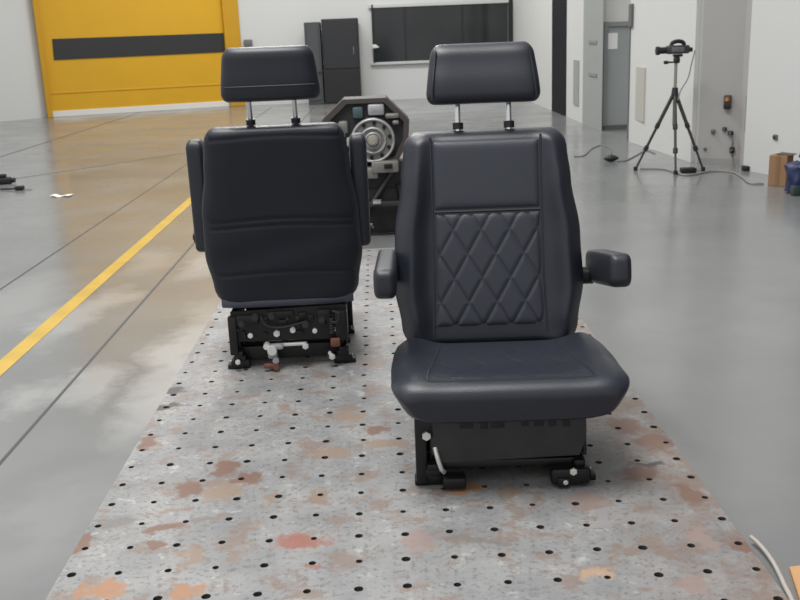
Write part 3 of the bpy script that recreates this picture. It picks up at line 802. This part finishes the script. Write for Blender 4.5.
SEAT2 = Vector(((r0.x+r1.x)/2+.014, (r0.y+r1.y)/2+.225, PZ))
st2 = make_seat('black vehicle seat turned away, showing its plain rear cover and armrests folded up', SEAT2, math.radians(182), ((-1, math.radians(92), dict(ax=.283, pz=.47, dy=-.06)), (1, math.radians(92), dict(ax=.290, pz=.47, dy=-.09))), slide=-.115)
st2.scale = (.98, .97, 1.012)
for ch in st2.children:
    if ch.name.split('.')[0] in ('seat_cushion', 'cushion_panel'): ch.scale.x = .86

# ================================================================== ENGINE ON A STAND
EY = 6.0
e0 = gp(372, 247); EY = e0.y+.35
eg = thing('gearbox', 'grey gear housing with round flange on a dark stand between the two seats', 'machine', (at(372, 138, EY).x, EY, 0))
def el(px, py, dy=0): p = at(px, py, EY+dy); return (p.x-eg.location.x, p.z)
hexo = [el(343, 99), el(386, 97), el(409, 119), el(408, 140), el(398, 160), el(352, 162), el(337, 145), el(322, 120)]
bm = NB(); prism(bm, hexo, -.02, .22); hs = obj('housing', bm, iron, eg, False)
cx, cz = sum(p[0] for p in hexo)/8, sum(p[1] for p in hexo)/8
def ringpoly(bm, poly, k, y0, y1):
    n = len(poly); inn = [(cx+(x-cx)*k, cz+(z-cz)*k) for x, z in poly]
    for i in range(n):
        j = (i+1) % n; prism(bm, [poly[i], poly[j], inn[j], inn[i]], y0, y1)
bm = NB(); ringpoly(bm, hexo, .86, -.06, -.02); obj('flange_rim', bm, mat('brown_grey_rim', (.07, .06, .058), .5, metal=.3), hs, False)
dcx, dcz = el(373, 139); R_ = (el(395, 139)[0]-dcx)
def disc(bm, r, y0, y1, r2=None, n=48): cyl(bm, (dcx, y0, dcz), (dcx, y1, dcz), r, n, r2)
bm = NB(); disc(bm, R_, -.02, -.075); disc(bm, R_*.60, -.07, -.085)
bm2 = bm; dsk = obj('flywheel', bm, alu, eg, ang=30)
bm = NB()
for rr_, th in ((.93, .012), (.55, .010), (.33, .008)):
    tube(bm, [(dcx+R_*rr_*math.cos(2*PI*k/48), -.08-(.008 if rr_ < .6 else 0), dcz+R_*rr_*math.sin(2*PI*k/48)) for k in range(48)], th*.7, 8, True)
obj('ring', bm, alu_lt, dsk)
bm = NB(); disc(bm, R_*.30, -.08, -.12, R_*.2); disc(bm, R_*.12, -.12, -.15); obj('hub', bm, mat('bright_hub', (.40, .39, .34), .35, metal=.4), dsk, label='pale hub')
bm = NB()
for k in range(10):
    a = 2*PI*k/10+.2; p = V(dcx+R_*.77*math.cos(a), -.075, dcz+R_*.77*math.sin(a)); bolt(bm, p, (0, -1, 0), .012, .01)
obj('bolt', bm, steel_black, dsk)
# light castings around the disc
def casting(px0, px1, py0, py1, m_, y0=-.07, y1=-.01, nm='casting', bev=.012):
    a = el(px0, py1); b = el(px1, py0); bm = NB(); box(bm, ((a[0]+b[0])/2, (y0+y1)/2, (a[1]+b[1])/2), (b[0]-a[0], y1-y0, b[1]-a[1]), bev); obj(nm, bm, m_, eg)
casting(368, 384, 103, 115, alu_lt, nm='cover_plate'); casting(353, 363, 106, 118, teal, nm='cover_plate'); casting(385, 399, 112, 118, alu, nm='lug'); casting(392, 399, 119, 124, alu, nm='lug')
casting(339, 348, 120, 133, alu, nm='lug'); casting(347, 355, 136, 146, alu_lt, nm='lug')
casting(372, 398, 158, 171, alu, -.12, .1, 'sump'); casting(384, 392, 161, 166, steel_black, -.14, -.1, 'drain_plug', .004); casting(366, 378, 165, 177, alu, -.10, .1, 'sump')
casting(373, 381, 197, 200, alu_lt, -.16, -.08, 'name_plate', .003)
# stand
a = el(352, 168); b = el(402, 168)
bm = NB(); box(bm, ((a[0]+b[0])/2+.03, .08, (a[1]+.50)/2*.0+a[1]-.05), (b[0]-a[0], .26, .14), .01); box(bm, (.0, .06, .215), (.44, .2, .40), .02); obj('stand_body', bm, black_m, eg)
for s in (-1, 1):
    for y in (-.05, .2):
        bm = NB(); cyl(bm, (s*.15, y, a[1]-.1), (s*.19, y+(.0), .02), .022, 10); lg = obj('leg', bm, steel_black, eg)
        bm = NB(); box(bm, (s*.19, y, .012), (.09, .09, .024), .004); obj('foot_plate', bm, steel_dark, lg)
bm = NB(); box(bm, (0, -.08, .20), (.36, .02, .03), .004); cyl(bm, (-.1, -.06, .08), (.12, -.06, .40), .014, 10); obj('brace', bm, steel_dark, eg)


# ================================================================== BACK CABINET
ca = at(321, 20, YB-.6); cb = at(357.5, 17, YB-.6); cl_ = at(306, 22, YB-.1)
cab = thing('cabinet', 'tall dark metal cabinet against the white back wall between seats', 'cabinet', ((ca.x+cb.x)/2, YB-.35, 0))
ox = cab.location.x; hw = (cb.x-ca.x)/2; ht = (ca.z+cb.z)/2
bm = NB(); box(bm, (0, 0, ht/2), (2*hw, .5, ht), .01); bd = obj('body', bm, charcoal, cab, False)
bm = NB(); box(bm, (0, -.258, ht*.70), (2*hw-.05, .016, ht*.56), .004); dd_ = obj('door', bm, charcoal, cab, False)
bm = NB(); box(bm, (hw-.1, -.275, ht*.62), (.02, .02, .14), .005); obj('handle', bm, grey_mid, dd_)
bm = NB(); box(bm, (0, -.256, ht*.21), (2*hw-.05, .012, ht*.38), .003); obj('open_shelf', bm, black_m, cab, False, label='black lower compartment')
wL = ca.x-cl_.x
lk = thing('locker', 'slimmer grey locker standing left of the dark cabinet', 'locker', (ox-hw-wL/2+.01-.03, YB-.38, 0))
bm = NB(); box(bm, (0, 0, ht*.485), (wL-.02, .42, ht*.97), .01); obj('body', bm, mat('grey_locker', (.045, .048, .052), .6), lk, False)
bm = NB(); box(bm, (0, -.215, ht*.66), (wL-.10, .012, ht*.56), .003); box(bm, (0, -.215, ht*.2), (wL-.10, .012, ht*.30), .003); ld = obj('door', bm, mat('grey_locker_door', (.055, .058, .062), .6), lk, False)
bm = NB(); box(bm, (wL*.25, -.226, ht*.38), (.10, .012, .03), .003); obj('handle', bm, charcoal, ld)

# ================================================================== TRIPOD AND CAMERA
TP = at(675, 88, 7.75); TP = Vector((gp(675, 171.5).x+.0, gp(675, 171.5).y+.05, 0))
tp = thing('tripod', 'black tripod with spread legs holding the video camera by right wall', 'tripod', TP)
apex = at(675, 90, TP.y); Z0 = apex.z
def tl(px, py, dy=0): p = at(px, py, TP.y+dy); return V(p.x-TP.x, dy, p.z)
feet = [gp(635.5, 170.5), gp(675.5, 174.5), gp(703, 171)]
for ft in feet:
    f_ = V(ft.x-TP.x, ft.y-TP.y, 0.012); top_ = V(tl(675, 90).x, 0, Z0-.01)
    top_ = top_ + (f_-top_).normalized()*.02
    m1 = top_.lerp(f_, .42); m2 = top_.lerp(f_, .72)
    bm = NB(); cyl(bm, top_, m1, .015, 10); cyl(bm, m1, m2, .0115, 10); cyl(bm, m2, f_, .009, 10); lg = obj('leg', bm, mat('leg_grey_black', (.05, .05, .05), .4, metal=.3) if 'leg_grey_black' not in MATS else MATS['leg_grey_black'], tp)
    bm = NB()
    for q in (m1, m2): d = (f_-top_).normalized(); cyl(bm, q-d*.02, q+d*.02, .019, 12)
    obj('leg_clamp', bm, plastic, lg)
    bm = NB(); cyl(bm, f_-V(0, 0, .012), f_+V(0, 0, .02), .017, 12); obj('rubber_foot', bm, plastic, lg)
ax = tl(675, 90).x
bm = NB(); cyl(bm, (ax, 0, Z0-.04), (ax, 0, Z0+.02), .030, 16, .022); obj('spider', bm, plastic, tp)
hz = tl(675, 62).z
bm = NB(); cyl(bm, (ax, 0, Z0-.28), (ax, 0, hz), .013, 12); obj('centre_column', bm, mat('column_grey', (.33, .33, .31), .35, metal=.6), tp)
bm = NB(); box(bm, (ax+.005, 0, hz+.015), (.045, .05, .05), .01); box(bm, (ax+.012, 0, hz+.05), (.07, .05, .02), .005); cyl(bm, (ax-.02, -.02, hz-.0), (ax-.09, -.03, hz+.0), .007, 8); cyl(bm, (ax-.075, -.03, hz), (ax-.105, -.03, hz), .014, 10)
obj('pan_head', bm, plastic, tp)
vc = thing('video_camera', 'black camcorder mounted on the tripod, lens pointing left', 'camera', (TP.x+ax-.012, TP.y, hz+.062))
bm = NB(); box(bm, (.02, 0, .034), (.18, .08, .066), .014); body = obj('body', bm, mat('camera_grey', (.035, .037, .038), .4), vc)
bm = NB(); cyl(bm, (-.06, 0, .032), (-.13, 0, .030), .026, 20); cyl(bm, (-.125, 0, .030), (-.15, 0, .030), .033, 20); obj('lens', bm, black_m, vc)
bm = NB(); tube(bm, spline([(-.035, 0, .055), (-.02, 0, .088), (.03, 0, .098), (.065, 0, .085), (.075, 0, .055)], 6), .016, 8); obj('carry_handle', bm, black_m, vc)
bm = NB(); box(bm, (.01, -.046, .034), (.10, .012, .04), .004); obj('side_screen', bm, grey_mid, vc)
bm = NB(); box(bm, (.118, 0, .03), (.04, .05, .035), .008); obj('viewfinder', bm, black_m, vc)
cw = mat('thin_grey_cable', (.22, .22, .21), .5)
v0 = V(TP.x+ax+.150, TP.y, hz+.085)
bm = NB(); tube(bm, spline([v0, at(692, 62, TP.y-.02), at(688, 78, TP.y-.03), at(681, 90, TP.y-.04), at(678, 100, TP.y-.05)], 8), .005, 6)
tag(recenter(obj('camera_cable', bm, cw)), 'thin grey cable hanging from the camcorder beside the tripod', 'cable')

# ================================================================== SMALL THINGS ON THE RIGHT
def brick(px, py, sx, sy, sz, lb, nm='power_adapter', cat='adapter', rz=0, m_=black_m, parts=True):
    p = gp(px, py); t = thing(nm, lb, cat, p, rz)
    bm = NB(); box(bm, (0, 0, sz/2), (sx, sy, sz), min(sx, sy, sz)*.25); obj('case', bm, m_, t)
    bm = NB(); tube(bm, spline([(sx/2-.005, 0, sz*.4), (sx/2+.03, .01, sz*.3), (sx/2+.06, .03, .006)], 5), .004, 6); obj('lead', bm, cable_m, t)
    return t
brick(688, 172.5, .12, .08, .04, 'flat black adapter on the floor beside right tripod leg')
brick(750, 170.5, .12, .08, .04, 'small black adapter on floor at foot of the near white wall')
mo = gp(611, 162); t = thing('cable_plug', 'black rounded plug lump on floor in front of the grey door', 'plug', mo)
bm = NB(); rings = []
for k in range(9):
    a = k/8; r_ = math.sin(PI*min(.97, max(.03, a)))**.6
    rings.append([(-.065+.13*a, .045*r_*math.cos(2*PI*j/16), .033+.031*r_*math.sin(2*PI*j/16)) for j in range(16)])
loft(bm, rings); obj('housing', bm, black_m, t)
def floor_cable(pts, r, m_, lb, nm='floor_cable'):
    q = [gp(*p) for p in pts]; q = [V(p.x, p.y, r+.0005) for p in q]
    bm = NB(); tube(bm, spline(q, 8), r, 6); tag(recenter(obj(nm, bm, m_)), lb, 'cable')
floor_cable([(574, 157), (584, 156), (592, 149), (601, 146), (611, 150), (609, 159)], .005, cable_m, 'grey cable looping on the floor left of the black plug')
floor_cable([(618, 162), (626, 161), (636, 156), (646, 151), (655, 154)], .005, cable_m, 'grey cable running from the black plug towards the tripod')
floor_cable([(640, 169.5), (664, 170), (686, 176), (712, 172), (732, 173), (742, 178), (750, 184), (764, 184.5)], .007, mat('cable_mid_grey', (.22, .22, .21), .5), 'grey cable along the floor from tripod legs to cardboard box')
# cardboard box
b0_ = gp(767, 187); b1_ = gp(782.5, 188)
bw = (b1_-b0_).length; bh = at(774, 156, b0_.y).z
cbx = thing('cardboard_box', 'small brown cardboard box standing on end near the right wall', 'box', ((b0_.x+b1_.x)/2+.075, b0_.y+.06, 0), math.radians(-42))
bm = NB(); box(bm, (0, 0, bh/2), (bw+.02, .13, bh), .004); obj('carton', bm, cardboard, cbx, False)
bm = NB(); box(bm, (0, -.067, bh*.5), (.025, .003, bh*.98)); obj('tape', bm, mat('brown_tape', (.24, .14, .07), .3), cbx, False)
bm = NB(); box(bm, (.02, .01, bh+.006), (bw, .12, .004), 0, Matrix.Rotation(math.radians(3), 4, 'Y')); obj('flap', bm, mat('dark_card', (.12, .07, .045), .8), cbx, False)
# blue bag
bp_ = gp(800, 194); t = thing('blue_bag', 'dark blue bag with a white-banded top beside the cardboard box, cut by frame', 'bag', (bp_.x+.03, bp_.y+.02, 0))
bz = at(796, 158, bp_.y).z
bm = NB(); rings = []
for k in range(14):
    a = k/13; e = min(1, a*8+.55)*min(1, (1-a)*5+.45); ring = []
    for j in range(28):
        th = 2*PI*j/28; wob = 1+.09*math.sin(3*th+a*7)+.05*math.sin(7*th-a*5)
        ring.append((.115*e*wob*sgnp(math.cos(th), .7), .09*e*wob*sgnp(math.sin(th), .7), a*bz*.9+.002))
    rings.append(ring)
loft(bm, rings); obj('sack', bm, blue_m, t)
bm = NB(); cyl(bm, (.0, -.01, bz*.86), (.0, -.01, bz*1.02), .05, 20, .045); obj('white_band', bm, mat('lavender_white', (.5, .5, .68), .5), t)
bm = NB(); cyl(bm, (.0, -.01, bz*1.02), (.0, -.01, bz*1.16), .052, 20, .035); obj('cap', bm, blue_dk, t)
bm = NB(); box(bm, (-.085, -.07, .035), (.06, .06, .07), .012); box(bm, (-.03, -.095, .10), (.05, .015, .04), .006); obj('side_pocket', bm, mat('mixed_dark', (.03, .05, .05), .5), t)
bm = NB(); box(bm, (-.01, -.104, .10), (.035, .006, .03), .003); obj('patch', bm, mat('pale_blue', (.25, .35, .55), .5), t)

# items on the pier
pd = (P1-P0).normalized(); pn = Vector((pd.y, -pd.x, 0))
def onpier(px, py, off=.0): return onwall(px, py, P0+pn*off, P1+pn*off)
rzp = math.atan2(pd.y, pd.x)
def wallbit(nm, lb, cat, px, py, sx, sz, sy, m_, extra=None):
    p = onpier(px, py, sy/2+.001); t = thing(nm, lb, cat, (p.x, p.y, p.z-sz/2), rzp)
    bm = NB(); box(bm, (0, 0, sz/2), (sx, sy, sz), min(sx, sz, sy)*.2); obj('case', bm, m_, t)
    if extra: extra(t, sx, sy, sz)
    return t
def sw(t, sx, sy, sz):
    bm = NB(); box(bm, (0, -sy/2-.006, sz*.22), (sx*.75, .016, sz*.42), .004); obj('switch', bm, black_m, t)
    bm = NB(); cyl(bm, (0, -sy/2, sz*.70), (0, -sy/2-.018, sz*.70), sx*.28, 14); obj('knob', bm, orange_m, t, label='orange knob')
def pins(t, sx, sy, sz):
    bm = NB(); cyl(bm, (0, -sy/2, sz*.5), (0, -sy/2-.02, sz*.5), sx*.25, 10); obj('knob', bm, grey_mid, t)
wallbit('switch_box', 'brown and black switch box high on the grey pier', 'switch', 727.5, 102, .058, .115, .05, mat('switch_brown', (.07, .04, .025), .5), sw)
wallbit('wall_socket', 'small grey socket on the grey pier, left of the plugged fittings', 'socket', 713, 131.5, .034, .034, .02, grey_mid, pins)
wallbit('wall_plug', 'black plug in the grey pier below the switch box, upper left of its pair', 'plug', 724.5, 129, .034, .03, .03, black_m, pins)
wallbit('wall_plug', 'black plug in the grey pier below the switch box, lower right of its pair', 'plug', 730.5, 133, .042, .034, .035, black_m, pins)
wallbit('wall_plug', 'black plug lowest on the grey pier with cable going up', 'plug', 732, 150, .038, .05, .035, black_m, pins)
wallbit('wall_socket', 'tiny grey socket low on the grey pier behind right tripod leg', 'socket', 705, 149, .024, .024, .012, grey_mid, pins)
bm = NB(); tube(bm, spline([onpier(731.5, 136, .02), onpier(732.5, 142, .03), onpier(732, 148, .02)], 6), .006, 6); tag(recenter(obj('plug_cable', bm, cable_m)), 'short cable joining two black plugs on the grey pier', 'cable')
bm = NB(); tube(bm, spline([onpier(732, 154, .02), onpier(732.5, 160, .03), gp(733, 168, .006), gp(735, 173, .008)], 6), .006, 6); tag(recenter(obj('plug_cable', bm, cable_m)), 'cable dropping from the lowest plug on the pier to the floor', 'cable')
q0 = onwall(744.5, 96, P2, P3); q1 = onwall(743.2, 132, P2, P3)
bm = NB(); xm = (q0.x+q1.x)/2+.012; ym = (q0.y+q1.y)/2-.012; cyl(bm, (xm, ym, q1.z), (xm, ym, q0.z), .010, 10); tag(recenter(obj('conduit', bm, mat('conduit_grey', (.3, .3, .3), .5))), 'short thin grey conduit on white wall beside the pier', 'conduit')
q = onwall(775, 137, P2, P3); t = thing('wall_socket', 'small dark socket on the white wall above the cardboard box', 'socket', (q.x, q.y-.012, q.z-.02), math.atan2((P3-P2).y, (P3-P2).x))
bm = NB(); box(bm, (0, 0, .02), (.045, .02, .04), .004); obj('case', bm, grey_mid, t)
bm = NB(); cyl(bm, (0, -.01, .02), (0, -.02, .02), .012, 12); obj('knob', bm, steel_dark, t)

# ================================================================== FLOOR, LEFT
p = gp(4, 184); t = thing('clamp', 'black metal clamp on the floor at the left frame edge', 'clamp', p, .2)
bm = NB(); box(bm, (-.03, 0, .03), (.20, .09, .06), .015); box(bm, (-.02, .0, .075), (.10, .06, .03), .01); obj('body', bm, black_m, t)
bm = NB(); cyl(bm, (.06, 0, .03), (.10, -.01, .03), .022, 12); obj('knob', bm, plastic, t)
p = gp(20, 190); t = thing('hand_tool', 'small black tool with a thin handle lying right of the black clamp', 'tool', p, .1)
bm = NB(); box(bm, (0, 0, .018), (.075, .06, .036), .010); obj('head', bm, black_m, t)
bm = NB(); tube(bm, spline([(-.03, 0, .015), (-.10, .02, .012), (-.17, .04, .012)], 5), .008, 8); obj('handle', bm, plastic, t)
bm = NB(); tube(bm, spline([(.03, -.02, .01), (.08, -.04, .006), (.11, -.03, .006)], 5), .004, 6); obj('cord', bm, cable_m, t)
p = gp(62, 196.5); bm = NB(); g = []
for i in range(7):
    row = []
    for j in range(13): row.append((-.085+.17*j/12, -.04+.08*i/6+.01*math.sin(j), .003+.010*abs(math.sin(j/12*PI*1.0+PI/2))**2+.002*math.sin(i*2+j)))
    g.append(row)
sheet(bm, g, .002, (0, 0, -1)); o = obj('paper_scrap', bm, paper); o.location = (p.x, p.y, 0.002); tag(o, 'small curled white paper scrap on the floor left of yellow line', 'paper')

# pale hose and plywood at lower right
q = [gp(px, py) for px, py in ((751, 537), (758, 543), (766, 552), (773, 562), (779, 573), (785, 586), (792, 600), (801, 622))]
q = [V(a.x*.985, a.y*.985, .0175) for a in q]
bm = NB(); tube(bm, spline(q, 8), .0052, 10); tag(recenter(obj('hose', bm, cable_w)), 'pale hose curving along the right edge of the steel plate', 'hose')
a_ = gp(789, 571); bm = NB()
poly = [gp(789, 572), gp(830, 567), gp(850, 640), gp(803, 640), gp(799, 603)]
A = [bm.verts.new((v.x, v.y, .001)) for v in poly]; B = [bm.verts.new((v.x, v.y, .013)) for v in poly]
bm.faces.new(A); bm.faces.new(B[::-1])
for i in range(5): bm.faces.new((A[i], A[(i+1) % 5], B[(i+1) % 5], B[i]))
tag(recenter(obj('plywood_offcut', bm, wood, None, False)), 'tan plywood offcut on the floor at the lower right corner', 'board')
